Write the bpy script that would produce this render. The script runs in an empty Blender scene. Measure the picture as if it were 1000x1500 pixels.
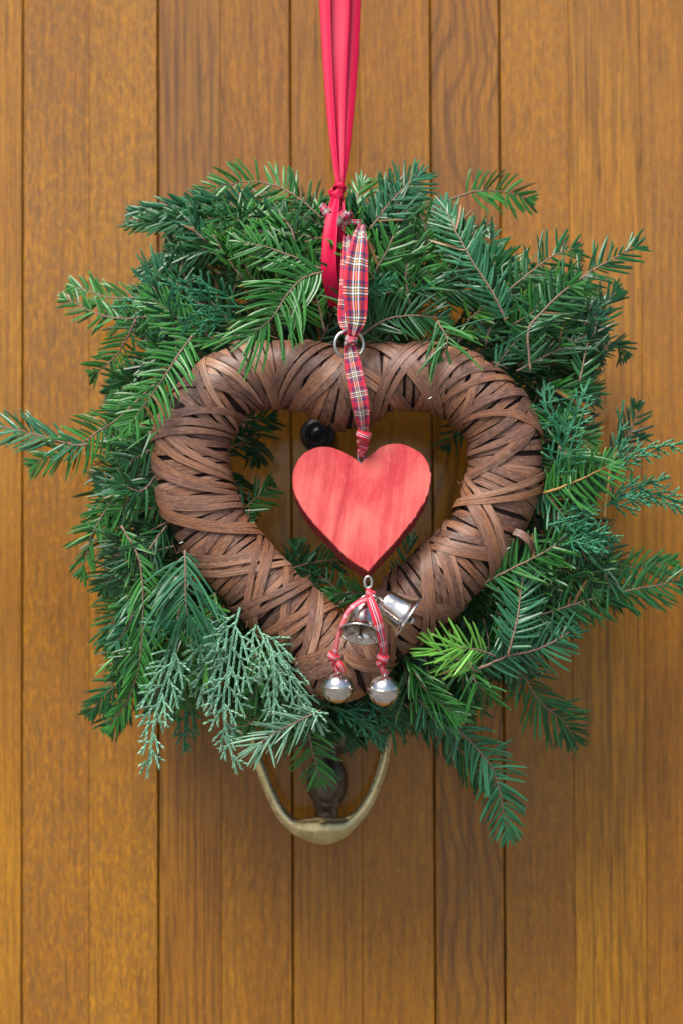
import bpy, bmesh, math, random
from mathutils import Vector, Matrix, Euler
import numpy as np
random.seed(7)
SC = bpy.context.scene
COL = SC.collection
R_ = math.radians

# ------------------------------------------------------------ camera
D = 1.4
PITCH, ROLL = R_(1.8), R_(-0.22)
cam_d = bpy.data.cameras.new('camera')
cam = bpy.data.objects.new('camera', cam_d); COL.objects.link(cam); SC.camera = cam
cam_d.sensor_fit = 'VERTICAL'; cam_d.sensor_height = 36
cam_d.angle_y = 2*math.atan(0.375/D)
cam_d.clip_start = 0.05; cam_d.clip_end = 50
cam.rotation_euler = (Matrix.Rotation(PITCH, 3, 'X') @ Matrix.Rotation(R_(90), 3, 'X') @ Matrix.Rotation(ROLL, 3, 'Z')).to_euler()
cam.location = (0, -D, 0.0)
CR = cam.rotation_euler.to_matrix(); CL = cam.location.copy()
cam_d.dof.use_dof = True; cam_d.dof.focus_distance = D-0.118; cam_d.dof.aperture_fstop = 4.2

# ------------------------------------------------------------ world, sun, exposure
world = bpy.data.worlds.new('World'); SC.world = world; world.use_nodes = True
wt = world.node_tree
sky = wt.nodes.new('ShaderNodeTexSky'); sky.sky_type = 'NISHITA'; sky.sun_disc = False
SUN_EL, SUN_AZ = R_(56), R_(208)
sky.sun_elevation = SUN_EL; sky.sun_rotation = SUN_AZ
sky.dust_density = 2.5; sky.air_density = 1.0; sky.ozone_density = 1.0
bg = wt.nodes['Background']; wt.links.new(sky.outputs[0], bg.inputs[0]); bg.inputs[1].default_value = 0.058
sun_d = bpy.data.lights.new('sun', 'SUN'); sun_d.energy = 1.85; sun_d.angle = R_(34); sun_d.color = (1.0, 0.95, 0.88)
sun = bpy.data.objects.new('sun', sun_d); COL.objects.link(sun)
sd = Vector((math.sin(SUN_AZ)*math.cos(SUN_EL), math.cos(SUN_AZ)*math.cos(SUN_EL), math.sin(SUN_EL)))
sun.rotation_euler = (-sd).to_track_quat('-Z', 'Y').to_euler(); sun.location = sd*3
SC.view_settings.view_transform = 'Standard'; SC.view_settings.look = 'None'
SC.view_settings.exposure = 1.38; SC.view_settings.gamma = 1
SC.render.engine = 'CYCLES'
SC.cycles.max_bounces = 7

# ------------------------------------------------------------ helpers
def P(px, py, y):
    """the point at depth y whose place in the photograph is px, py"""
    d = CR @ Vector(((px-500)*0.0005, (750-py)*0.0005, -D))
    t = (y - CL.y)/d.y
    return CL + d*t

def pxm(y):
    return 0.0005*(D+y)/D

def tag(o, label=None, cat=None, group=None, kind=None):
    if label: o['label'] = label
    if cat: o['category'] = cat
    if group: o['group'] = group
    if kind: o['kind'] = kind
    return o

def empty(name, loc):
    o = bpy.data.objects.new(name, None); COL.objects.link(o); o.location = loc; o.empty_display_size = 0.01
    bpy.context.view_layer.update()
    return o

def mesh(name, verts, faces, mat, parent=None, smooth=False, uvs=None, tint=None, kind=None):
    me = bpy.data.meshes.new(name)
    me.from_pydata([tuple(v) for v in verts], [], faces)
    if uvs is not None:
        ul = me.uv_layers.new(name='uv')
        idx = np.empty(len(me.loops), dtype=np.int32); me.loops.foreach_get('vertex_index', idx)
        ul.data.foreach_set('uv', np.asarray(uvs, dtype=np.float32)[idx].ravel())
    if tint is not None:
        a = me.attributes.new('tint', 'FLOAT', 'POINT'); a.data.foreach_set('value', np.asarray(tint, dtype=np.float32))
    if smooth: me.shade_smooth()
    me.materials.append(mat)
    me.validate(); me.update()
    o = bpy.data.objects.new(name, me); COL.objects.link(o)
    if parent is not None:
        o.parent = parent; o.matrix_parent_inverse = Matrix.Translation(-world_loc(parent))
    if kind: o['kind'] = kind
    return o

def world_loc(o):
    v = Vector(o.location)
    return v if o.parent is None else (v + world_loc(o.parent) - world_loc(o.parent))

def crom(pts, n):
    """Catmull-Rom through pts (tuples of any length), n samples evenly spaced along it"""
    p = np.array(pts, dtype=float)
    p = np.vstack([2*p[0]-p[1], p, 2*p[-1]-p[-2]])
    out = []
    for i in range(1, len(p)-2):
        for t in np.linspace(0, 1, 16, endpoint=False):
            a, b, c, d = p[i-1], p[i], p[i+1], p[i+2]
            out.append(.5*((2*b)+(-a+c)*t+(2*a-5*b+4*c-d)*t*t+(-a+3*b-3*c+d)*t**3))
    out.append(p[-2]); out = np.array(out)
    seg = np.linalg.norm(np.diff(out[:, :3], axis=0), axis=1); s = np.concatenate([[0], np.cumsum(seg)])
    q = np.linspace(0, s[-1], n)
    return np.array([[np.interp(x, s, out[:, k]) for k in range(out.shape[1])] for x in q])

def tube(pts, rad, sides=8, closed=False, squash=1.0, cap=True, nrm=None):
    """verts, faces of a tube; squash flattens it along the viewer's direction"""
    pts = [Vector(p[:3]) for p in pts]; n = len(pts)
    V, F = [], []
    ref = nrm or Vector((0, -1, 0))
    for i in range(n):
        a = pts[i-1] if (i > 0 or closed) else pts[0]
        b = pts[(i+1) % n] if (i < n-1 or closed) else pts[-1]
        T = (b-a).normalized()
        rr = ref
        if abs(T.dot(rr)) > 0.95: rr = Vector((1, 0, 0.2)).normalized()
        S = T.cross(rr).normalized(); N = S.cross(T).normalized()
        r = rad[i] if hasattr(rad, '__len__') else rad
        for k in range(sides):
            an = 2*math.pi*k/sides
            V.append(pts[i] + S*(math.cos(an)*r) + N*(math.sin(an)*r*squash))
    m = n if closed else n-1
    for i in range(m):
        for k in range(sides):
            a0 = i*sides+k; a1 = i*sides+(k+1) % sides
            b0 = ((i+1) % n)*sides+k; b1 = ((i+1) % n)*sides+(k+1) % sides
            F.append((a0, a1, b1, b0))
    if cap and not closed:
        F.append(tuple(range(sides))[::-1]); F.append(tuple((n-1)*sides+k for k in range(sides)))
    return V, F

def join(parts):
    V, F = [], []
    for v, f in parts:
        o = len(V); V += list(v); F += [tuple(i+o for i in q) for q in f]
    return V, F

def lathe(profile, centre, axis, n=48):
    """profile: (radius, distance along axis)"""
    axis = Vector(axis).normalized()
    u = axis.orthogonal().normalized(); w = axis.cross(u)
    V, F = [], []
    for r, h in profile:
        for k in range(n):
            a = 2*math.pi*k/n
            V.append(Vector(centre) + axis*h + u*(r*math.cos(a)) + w*(r*math.sin(a)))
    for i in range(len(profile)-1):
        for k in range(n):
            F.append((i*n+k, i*n+(k+1) % n, (i+1)*n+(k+1) % n, (i+1)*n+k))
    return V, F

# ------------------------------------------------------------ materials
class Mat:
    def __init__(s, name):
        s.m = bpy.data.materials.new(name); s.m.use_nodes = True
        s.t = s.m.node_tree; s.b = s.t.nodes['Principled BSDF']
    def n(s, typ, **kw):
        x = s.t.nodes.new(typ)
        for k, v in kw.items():
            if k.startswith('_'): x.inputs[k[1:].replace('_', ' ')].default_value = v
            else: setattr(x, k, v)
        return x
    def l(s, a, b): s.t.links.new(a, b)
    def math(s, op, a, b=None, c=None, clamp=False):
        x = s.t.nodes.new('ShaderNodeMath'); x.operation = op; x.use_clamp = clamp
        for i, v in enumerate((a, b, c)):
            if v is None: continue
            if isinstance(v, (int, float)): x.inputs[i].default_value = v
            else: s.l(v, x.inputs[i])
        return x.outputs[0]
    def mix(s, f, a, b, mode='MIX'):
        x = s.t.nodes.new('ShaderNodeMix'); x.data_type = 'RGBA'; x.blend_type = mode
        for i, v in ((0, f), (6, a), (7, b)):
            if isinstance(v, (int, float)): x.inputs[i].default_value = v
            elif isinstance(v, tuple): x.inputs[i].default_value = (*v, 1)
            else: s.l(v, x.inputs[i])
        return x.outputs[2]
    def scaled(s, src, sc, loc=(0, 0, 0), rot=(0, 0, 0)):
        x = s.n('ShaderNodeMapping'); s.l(src, x.inputs[0])
        x.inputs['Scale'].default_value = sc; x.inputs['Location'].default_value = loc; x.inputs['Rotation'].default_value = rot
        return x.outputs[0]
    def noise(s, vec, scale, detail=3, rough=.5, dist=0):
        x = s.n('ShaderNodeTexNoise'); s.l(vec, x.inputs['Vector'])
        x.inputs['Scale'].default_value = scale; x.inputs['Detail'].default_value = detail
        x.inputs['Roughness'].default_value = rough; x.inputs['Distortion'].default_value = dist
        return x.outputs[0]
    def ramp(s, f, stops, interp='LINEAR'):
        x = s.n('ShaderNodeValToRGB'); s.l(f, x.inputs[0]); r = x.color_ramp; r.interpolation = interp
        while len(r.elements) < len(stops): r.elements.new(0.5)
        for e, (p, c) in zip(r.elements, stops):
            e.position = p; e.color = (*c, 1) if isinstance(c, tuple) else (c, c, c, 1)
        return x.outputs[0]
    def bump(s, h, strength=.3, dist=.001):
        x = s.n('ShaderNodeBump'); s.l(h, x.inputs['Height']); x.inputs['Strength'].default_value = strength
        x.inputs['Distance'].default_value = dist; s.l(x.outputs[0], s.b.inputs['Normal']); return x
    def set(s, **kw):
        for k, v in kw.items():
            i = s.b.inputs[k.replace('_', ' ')]
            if isinstance(v, (int, float)): i.default_value = v
            elif isinstance(v, tuple): i.default_value = (*v, 1) if len(v) == 3 else v
            else: s.l(v, i)

def simple(name, col, rough=.5, metal=0.0, **kw):
    m = Mat(name); m.set(Base_Color=col, Roughness=rough, Metallic=metal, **kw); return m

def oak(name, seed, grey=.3, streak=.5, yellow=.0, cathedral=0.0, fig=.3):
    m = Mat(name)
    tc = m.n('ShaderNodeTexCoord').outputs['Object']
    v = m.scaled(tc, (1, 1, 1), (seed*3.17, 0, seed*1.73))
    big = m.noise(m.scaled(v, (14, 1, 4)), 1.0, 4, .55)
    mott = m.noise(m.scaled(v, (190, 1, 75)), 1.0, 4, .65, 1.5)
    warp = m.noise(m.scaled(v, (9, 1, 5)), 1.0, 2, .5)
    # year rings: distorted bands, straight on quarter-sawn boards, arched on flat-sawn ones
    sep = m.n('ShaderNodeSeparateXYZ'); m.l(v, sep.inputs[0])
    w1 = m.math('MULTIPLY', warp, .10*cathedral + .006)
    xx = m.math('ADD', sep.outputs[0], w1)
    rings = m.math('ADD', m.math('MULTIPLY', m.math('SINE', m.math('MULTIPLY', xx, 2*math.pi*(150 if cathedral < .3 else 110))), .5), .5)
    gb = m.noise(m.scaled(v, (300, 1, 9)), 1.0, 4, .65, .3)
    line = m.noise(m.scaled(v, (650, 1, 22)), 1.0, 3, .6, .1)
    pore = m.math('GREATER_THAN', line, .60)
    lo = (.33, .112, .003); hi = (.50, .200, .006); gy = (.24, .112, .022); dk = (.085, .030, .006)
    if yellow: hi = (.54, .235, .010); lo = (.38, .14, .005)
    c = m.mix(m.ramp(big, [(.3, 0.0), (.7, 1.0)]), lo, hi)
    flk = m.noise(m.scaled(v, (420, 1, 130)), 1.0, 3, .6, .8)
    c = m.mix(m.math('MULTIPLY', m.ramp(flk, [(.48, 0.0), (.62, 1.0)]), .10+fig*.75), c, (.20, .085, .014))
    c = m.mix(m.math('MULTIPLY', m.ramp(flk, [(.36, 1.0), (.46, 0.0)]), .12+fig*.55), c, (.60, .255, .010))
    c = m.mix(m.math('MULTIPLY', m.ramp(mott, [(.42, 0.0), (.62, 1.0)]), fig), c, gy)
    c = m.mix(grey, c, gy)
    c = m.mix(m.math('MULTIPLY', m.ramp(gb, [(.45, 0.0), (.68, 1.0)]), streak*1.0), c, dk)
    c = m.mix(m.math('MULTIPLY', m.ramp(rings, [(.55, 0.0), (.95, 1.0)]), streak*(.28+.35*cathedral)), c, dk)
    c = m.mix(m.math('MULTIPLY', pore, .30 + streak*.35), c, dk)
    dirt = m.noise(m.scaled(v, (3, 1, 2.2)), 1.0, 5, .6)
    c = m.mix(m.math('MULTIPLY', m.ramp(dirt, [(.5, 0.0), (.75, 1.0)]), .35), c, (.17, .085, .03))
    # small specks and dents in the varnish
    sp = m.n('ShaderNodeTexVoronoi'); m.l(v, sp.inputs[0]); sp.inputs['Scale'].default_value = 38
    spk = m.math('MULTIPLY', m.math('LESS_THAN', sp.outputs['Distance'], .035), m.math('GREATER_THAN', m.noise(v, 9, 1), .56))
    c = m.mix(m.math('MULTIPLY', spk, .6), c, (.07, .035, .015))
    h = m.math('ADD', m.math('MULTIPLY', line, -.7), m.math('MULTIPLY', gb, -.6))
    m.bump(h, .35, .0006)
    m.set(Base_Color=c, Roughness=.42, Specular_IOR_Level=.15, Coat_Weight=1.0, Coat_Roughness=.12, Coat_IOR=1.48)
    m.b.inputs['Roughness'].default_value = .42
    m.l(m.math('ADD', m.math('MULTIPLY', mott, .25), .30), m.b.inputs['Roughness'])
    return m.m

def needle_mat(name, deep, fresh, tip, rough=.31):
    m = Mat(name)
    a = m.n('ShaderNodeAttribute', attribute_name='tint').outputs['Fac']
    ob = m.n('ShaderNodeTexCoord').outputs['Object']
    nz = m.noise(ob, 260, 2)
    uvn = m.n('ShaderNodeUVMap').outputs[0]
    sep = m.n('ShaderNodeSeparateXYZ'); m.l(uvn, sep.inputs[0])
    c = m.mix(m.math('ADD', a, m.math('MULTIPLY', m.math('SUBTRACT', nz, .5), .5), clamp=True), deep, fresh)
    mid = m.math('LESS_THAN', m.math('ABSOLUTE', m.math('SUBTRACT', sep.outputs[0], .5)), .09)
    c = m.mix(m.math('MULTIPLY', mid, .35), c, tuple(min(1, x*1.9+.01) for x in fresh))
    c = m.mix(m.math('MULTIPLY', m.math('GREATER_THAN', sep.outputs[1], .93), .5), c, tip)
    c = m.mix(m.math('GREATER_THAN', a, 1.5), c, (.20, .105, .035))
    m.set(Base_Color=c, Roughness=rough, Specular_IOR_Level=.42)
    m.bump(nz, .15, .0003)
    return m.m

MAT = {
 'deep':   needle_mat('fir_needle_deep',   (.003, .028, .006), (.016, .105, .024), (.10, .14, .03)),
 'green':  needle_mat('fir_needle_green',  (.006, .055, .008), (.040, .200, .030), (.20, .28, .05)),
 'fresh':  needle_mat('fir_needle_fresh', (.016, .095, .010), (.075, .27, .035), (.30, .34, .06)),
 'teal':   needle_mat('fir_needle_teal',   (.006, .052, .020), (.030, .160, .066), (.12, .22, .08)),
 'bright': needle_mat('pine_needle_bright', (.06, .26, .022), (.20, .52, .075), (.42, .50, .10)),
 'pale':   needle_mat('pine_needle_pale',  (.045, .14, .075), (.20, .38, .24), (.45, .50, .25)),
 'silver': needle_mat('juniper_scale_silver', (.10, .30, .175), (.34, .62, .42), (.42, .50, .22), .5),
 'jade':   needle_mat('juniper_scale_jade', (.020, .145, .060), (.075, .34, .17), (.22, .36, .12), .5),
}
def bark():
    m = Mat('twig_bark'); ob = m.n('ShaderNodeTexCoord').outputs['Object']
    c = m.mix(m.noise(ob, 420, 3), (.11, .065, .045), (.36, .23, .16)); m.set(Base_Color=c, Roughness=.75)
    m.bump(m.noise(ob, 900, 2), .6, .0006); return m.m
def bark2():
    m = Mat('young_twig_bark'); ob = m.n('ShaderNodeTexCoord').outputs['Object']
    c = m.mix(m.noise(ob, 300, 3), (.30, .12, .035), (.50, .33, .09)); m.set(Base_Color=c, Roughness=.6)
    m.bump(m.noise(ob, 900, 2), .6, .0006); return m.m
MAT['bark'] = bark(); MAT['bark_young'] = bark2()

def chip():
    m = Mat('stained_wood_strip')
    uv = m.n('ShaderNodeUVMap').outputs[0]
    rnd = m.n('ShaderNodeObjectInfo').outputs['Random']
    off = m.n('ShaderNodeCombineXYZ'); m.l(m.math('MULTIPLY', rnd, 37.0), off.inputs[0]); m.l(m.math('MULTIPLY', rnd, 91.0), off.inputs[1])
    add = m.n('ShaderNodeVectorMath', operation='ADD'); m.l(uv, add.inputs[0]); m.l(off.outputs[0], add.inputs[1])
    v = add.outputs[0]
    fine = m.noise(m.scaled(v, (7, .7, 1)), 1.6, 4, .7)
    fib = m.noise(m.scaled(v, (5, .22, 1)), 1.1, 3, .7)
    bl = m.noise(m.scaled(v, (.8, .5, 1)), 1.5, 3, .6)
    base = m.ramp(rnd, [(0, (.07, .030, .024)), (.2, (.13, .060, .044)), (.45, (.235, .110, .072)), (.6, (.20, .075, .033)), (.8, (.29, .118, .052)), (1, (.42, .235, .155))])
    c = m.mix(m.math('MULTIPLY', m.ramp(bl, [(.4, 0.0), (.7, 1.0)]), .5), base, (.34, .165, .085))
    c = m.mix(m.math('MULTIPLY', m.ramp(fib, [(.47, 0.0), (.60, 1.0)]), .7), c, (.07, .028, .018))
    c = m.mix(m.math('MULTIPLY', m.ramp(fine, [(.5, 0.0), (.62, 1.0)]), .38), c, (.52, .32, .21))
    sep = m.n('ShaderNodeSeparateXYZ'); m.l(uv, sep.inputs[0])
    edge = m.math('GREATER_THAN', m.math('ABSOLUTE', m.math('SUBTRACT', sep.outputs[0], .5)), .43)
    c = m.mix(m.math('MULTIPLY', edge, .35), c, (.10, .045, .028))  # strip edges darkened, imitating shade in the gaps between strips
    m.set(Base_Color=c, Roughness=.38, Specular_IOR_Level=.45)
    m.bump(m.math('ADD', fine, m.math('MULTIPLY', fib, .6)), .5, .0005)
    return m.m
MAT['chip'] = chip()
MAT['core'] = simple('ring_core', (.022, .010, .007), .95).m
MAT['steel'] = simple('galvanised_steel', (.62, .62, .58), .32, 1.0).m
def nickel():
    m = Mat('brushed_nickel'); ob = m.n('ShaderNodeTexCoord').outputs['Object']
    c = m.mix(m.ramp(m.noise(ob, 130, 4, .6), [(.35, 0.0), (.65, 1.0)]), (.54, .51, .47), (.80, .77, .72))
    c = m.mix(m.ramp(m.noise(ob, 330, 4, .7), [(.56, 0.0), (.70, .5)]), c, (.26, .22, .18))
    m.set(Base_Color=c, Metallic=1.0)
    m.l(m.math('ADD', m.math('MULTIPLY', m.noise(ob, 300, 3), .22), .10), m.b.inputs['Roughness'])
    m.bump(m.noise(ob, 500, 2), .12, .0004)
    return m.m
MAT['nickel'] = nickel()
MAT['dark_metal'] = simple('dark_slot', (.02, .018, .016), .6, .5).m
def brass(name, a, b, dark, rough):
    m = Mat(name); ob = m.n('ShaderNodeTexCoord').outputs['Object']
    n1 = m.noise(ob, 60, 5, .7); n2 = m.noise(ob, 260, 3, .6)
    c = m.mix(m.ramp(n1, [(.4, 0.0), (.65, 1.0)]), a, b)
    c = m.mix(m.ramp(n2, [(.55, 0.0), (.68, .7)]), c, dark)
    m.set(Base_Color=c, Metallic=.95); m.l(m.math('ADD', m.math('MULTIPLY', n1, .3), rough), m.b.inputs['Roughness'])
    m.bump(n1, .2, .0006); return m.m
MAT['brass'] = brass('worn_brass', (.48, .37, .17), (.68, .55, .29), (.26, .19, .08), .08)
MAT['bronze'] = brass('dark_bronze', (.11, .095, .075), (.20, .17, .12), (.06, .05, .04), .22)
MAT['black'] = simple('black_enamel', (.008, .008, .010), .25).m
MAT['lens'] = simple('peephole_lens', (.01, .012, .02), .05).m
MAT['behind'] = simple('door_core', (.008, .005, .003), .9).m
MAT['wire'] = simple('green_binding_wire', (.005, .12, .045), .35).m

def red_wood(name, side=False):
    m = Mat(name); ob = m.n('ShaderNodeTexCoord').outputs['Object']
    v = m.scaled(ob, (1, 1, 1), rot=(0, R_(-7), 0))
    st = m.noise(m.scaled(v, (95, 8, 7)), 1, 3, .6, .3)
    fine = m.noise(m.scaled(v, (1500, 300, 160)), 1, 3, .65)
    blot = m.noise(m.scaled(v, (30, 30, 16)), 1, 3, .6)
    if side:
        c = m.mix(m.ramp(fine, [(.35, 0.0), (.7, 1.0)]), (.15, .004, .008), (.30, .018, .02))  # darker than the face: rough wood, plus shade put into the colour
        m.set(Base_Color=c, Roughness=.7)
    else:
        c = m.mix(m.ramp(blot, [(.38, 0.0), (.62, 1.0)]), (.50, .030, .038), (.64, .125, .100))
        c = m.mix(m.math('MULTIPLY', m.ramp(st, [(.50, 0.0), (.64, 1.0)]), .5), c, (.40, .008, .022))
        # two dark figure streaks running down the board
        sep = m.n('ShaderNodeSeparateXYZ'); m.l(v, sep.inputs[0])
        wob = m.math('MULTIPLY', m.math('SUBTRACT', m.noise(m.scaled(v, (10, 10, 9)), 1, 2), .5), .012)
        for cx, w, k in ((-.0135, .0034, .85), (-.0225, .0016, .4), (.024, .0030, .4), (-.036, .002, .35)):
            dd = m.math('ABSOLUTE', m.math('SUBTRACT', m.math('ADD', sep.outputs[0], wob), cx))
            f = m.math('MULTIPLY', m.math('SUBTRACT', 1.0, m.math('DIVIDE', dd, w), clamp=True), k)
            c = m.mix(f, c, (.38, .004, .016))
        c = m.mix(m.math('MULTIPLY', m.ramp(fine, [(.52, 0.0), (.72, 1.0)]), .5), c, (.64, .15, .12))
        c = m.mix(m.math('MULTIPLY', m.math('GREATER_THAN', fine, .70), .5), c, (.68, .24, .19))
        m.set(Base_Color=c, Roughness=.62, Specular_IOR_Level=.3)
    m.bump(fine, .5, .0005)
    return m.m
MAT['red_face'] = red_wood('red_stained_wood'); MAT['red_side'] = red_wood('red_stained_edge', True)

def satin():
    m = Mat('crimson_satin'); uv = m.n('ShaderNodeUVMap').outputs[0]
    v = m.scaled(uv, (1, 60, 1)); nz = m.noise(v, 8, 2)
    c = m.mix(nz, (.50, .0006, .036), (.62, .0015, .060))
    m.set(Base_Color=c, Roughness=.5, Specular_IOR_Level=.3, Sheen_Weight=.12, Sheen_Roughness=.4, Sheen_Tint=(1, .15, .4))
    m.bump(nz, .12, .0003); return m.m
MAT['satin'] = satin()
def tartan(name, rep, wf=.38):
    m = Mat(name); uv = m.n('ShaderNodeUVMap').outputs[0]
    sep = m.n('ShaderNodeSeparateXYZ'); m.l(uv, sep.inputs[0])
    red = (.68, .004, .032); navy = (.010, .014, .12); grn = (.008, .085, .040); wh = (.9, .9, .88); yl = (.72, .50, .05)
    st = [(0, red), (.16, navy), (.27, red), (.31, grn), (.375, wh), (.425, navy), (.475, yl), (.52, navy), (.57, wh), (.62, grn), (.69, red), (.73, navy), (.84, red)]
    if wf < .3: st = [(0, red), (.34, wh), (.40, navy), (.46, red), (.52, navy), (.58, wh), (.64, red)]
    a = m.ramp(m.math('FRACT', m.math('MULTIPLY', sep.outputs[0], 1.0)), st, 'CONSTANT')
    b = m.ramp(m.math('FRACT', m.math('MULTIPLY', sep.outputs[1], rep)), st, 'CONSTANT')
    tw = m.math('FRACT', m.math('ADD', m.math('MULTIPLY', sep.outputs[0], 30.0), m.math('MULTIPLY', sep.outputs[1], 30.0*rep)))
    f = m.math('ADD', wf, m.math('MULTIPLY', m.math('GREATER_THAN', tw, .5), .2))
    c = m.mix(f, a, b)
    m.set(Base_Color=c, Roughness=.6, Sheen_Weight=.3)
    m.bump(tw, .2, .0003); return m.m
MAT['tartan'] = tartan('tartan_weave', .85)
MAT['tartan_narrow'] = tartan('narrow_tartan_weave', .12, .10)

# ------------------------------------------------------------ unseen paving below the frame, added for bounce light and reflections
gm = Mat('pale_paving'); gt = gm.n('ShaderNodeTexCoord').outputs['Object']
gm.set(Base_Color=gm.mix(gm.noise(gt, 3, 4), (.13, .12, .11), (.20, .19, .17)), Roughness=.85)
added_ground = mesh('ground', [(-30, -30, -1.3), (30, -30, -1.3), (30, 2, -1.3), (-30, 2, -1.3)], [(0, 1, 2, 3)], gm.m, kind='structure')
# ------------------------------------------------------------ the door
DY = .055   # the door's face
DK = (D+DY)/D
door = tag(empty('wooden_door', (0, DY, 0)), 'varnished oak door of upright boards behind the wreath', 'door')
edges = [-370, -268, -168, -67, 33, 131, 232, 324, 427.5, 528.5, 633, 735.5, 837, 942, 1043, 1145, 1246, 1348]
dark_gap = {33, 232, 427.5, 633, 735.5, -168, 1145}
spec = {  # left edge: grey, streak, yellow, cathedral, figure
 -67: (.10, .45, 1, 0, .3), 33: (.10, .30, 0, .2, .75), 131: (.06, .30, 1, .2, .65), 232: (.26, .80, 0, 0, .25), 324: (.12, .35, 0, 1, .45),
 427.5: (.20, .50, 0, 0, .25), 528.5: (.10, .30, 0, .2, .4), 633: (.10, .70, 0, 1, .3), 735.5: (.08, .25, 0, .1, .5),
 837: (.04, .70, 1, 0, .15), 942: (.12, .40, 0, 0, .35)}
def plank(x0, x1, g0, g1, mat, k):
    X0, X1 = (x0-500)*.0005*DK, (x1-500)*.0005*DK
    X0 += g0; X1 -= g1
    z0, z1, t, bv = -1.28, .80, .018, .0009
    b0 = bv if g0 > .0003 else .00025; b1 = bv if g1 > .0003 else .00025
    t += DY; yf = DY+[.0001, -.00005, .00015, 0][k % 4]
    V = []; zs = [z0, -.45, -.31, -.17, -.04, .09, .21, .33, .45, z1]; rp = random.Random(k*31)
    for z in zs:
        ja, jb = rp.uniform(0, 1)*min(g0, .0003)*.8, rp.uniform(0, 1)*min(g1, .0003)*.8
        XA, XB = X0+ja, X1-jb
        V += [(XA, t, z), (XA, yf+b0, z), (XA+b0, yf, z), (XB-b1, yf, z), (XB, yf+b1, z), (XB, t, z)]
    nz_ = len(zs)
    F = [(j*6+i, j*6+(i+1) % 6, j*6+(i+1) % 6+6, j*6+i+6) for j in range(nz_-1) for i in range(6)] + [tuple(range(6))[::-1], tuple(range((nz_-1)*6, nz_*6))]
    return mesh('plank', V, F, mat, door)
for k in range(len(edges)-1):
    a, b = edges[k], edges[k+1]
    g0 = .00042 if a in dark_gap else .00008; g1 = .00042 if b in dark_gap else .00008
    if a == 33: g0 = .00035
    if b == 33: g1 = .00035
    s = spec.get(a, (.2, .4, k % 2, (k % 3)*.4, .35))
    plank(a, b, g0, g1, oak('oak_board', k+1, *s), k)
bx = [(a, b+DY, c) for a, b, c in [(-.46, .0185, -1.29), (.45, .0185, -1.29), (.45, .0185, .82), (-.46, .0185, .82), (-.46, .03, -1.29), (.45, .03, -1.29), (.45, .03, .82), (-.46, .03, .82)]]
mesh('backing', bx, [(0, 1, 2, 3), (7, 6, 5, 4), (0, 4, 5, 1), (1, 5, 6, 2), (2, 6, 7, 3), (3, 7, 4, 0)], MAT['behind'], door)

# peephole
c = P(466, 637, DY)
pr = .0135
V, F = lathe([(0, -.0100), (pr*.35, -.0098), (pr*.45, -.0105), (pr*.62, -.0112), (pr*.8, -.0100), (pr, -.006), (pr, 0)], c, (0, 1, 0), 40)
ph = tag(mesh('door_viewer', V, F, MAT['black'], None, True), 'round black glossy door viewer above the red heart', 'door viewer')
V, F = lathe([(0, -.0122), (pr*.2, -.0118), (pr*.36, -.0100)], c, (0, 1, 0), 32)
mesh('lens', V, F, MAT['lens'], ph, True)

# ------------------------------------------------------------ door knocker
kn = tag(empty('door_knocker', P(475, 1040, DY)), 'brass stirrup door knocker hanging on the door below the wreath', 'door knocker')
pc = P(482, 1035, DY)
prof = [(0, -.012), (.020, -.0115), (.030, -.009), (.034, -.0065), (.036, -.006), (.0385, -.003), (.039, 0)]
V, F = lathe(prof, pc, (0, 1, 0), 56); V = [Vector((v.x, v.y, pc.z+(v.z-pc.z)*.95)) for v in V]
mesh('back_plate', V, F, MAT['bronze'], kn, True)
prof = []
for py, r in ((1090, 17), (1110, 18), (1122, 24), (1136, 30), (1152, 31), (1166, 29), (1177, 23), (1181, 21), (1184, 22), (1187, 18), (1196, 17), (1206, 20), (1212, 14), (1214, 0)):
    prof.append((r*.00049, (py-1060)*.00049))
V, F = lathe(prof, P(479, 1060, DY-.018), (0, 0, -1), 40)
mesh('striker', V, F, MAT['bronze'], kn, True)
hp = [(366, 1020, -.030, 5), (371, 1075, -.031, 6.2), (379, 1115, -.033, 6.8), (394, 1157, -.035, 7.5), (412, 1192, -.037, 8.5), (432, 1210, -.038, 11), (452, 1216, -.039, 17),
      (474, 1218, -.040, 20.5), (497, 1214, -.039, 17), (516, 1203, -.038, 10.5), (535, 1182, -.037, 8.5), (552, 1148, -.035, 7.5), (563, 1110, -.033, 6.8), (569, 1068, -.031, 6.2), (571, 1015, -.030, 5)]
q = crom([(*P(a, b, y+DY), r*1.08*pxm(y+DY)) for a, b, y, r in hp], 90)
V, F = tube(q[:, :3], list(q[:, 3]), 16, squash=.62)
mesh('handle', V, F, MAT['brass'], kn, True)
q = crom([(*P(a, b, y+DY),) for a, b, y in ((366, 1020, -.030), (400, 975, -.026), (470, 955, -.02), (540, 975, -.026), (571, 1015, -.030))], 40)
V, F = tube(q, .004, 12); mesh('hinge_bar', V, F, MAT['brass'], kn, True)

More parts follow.
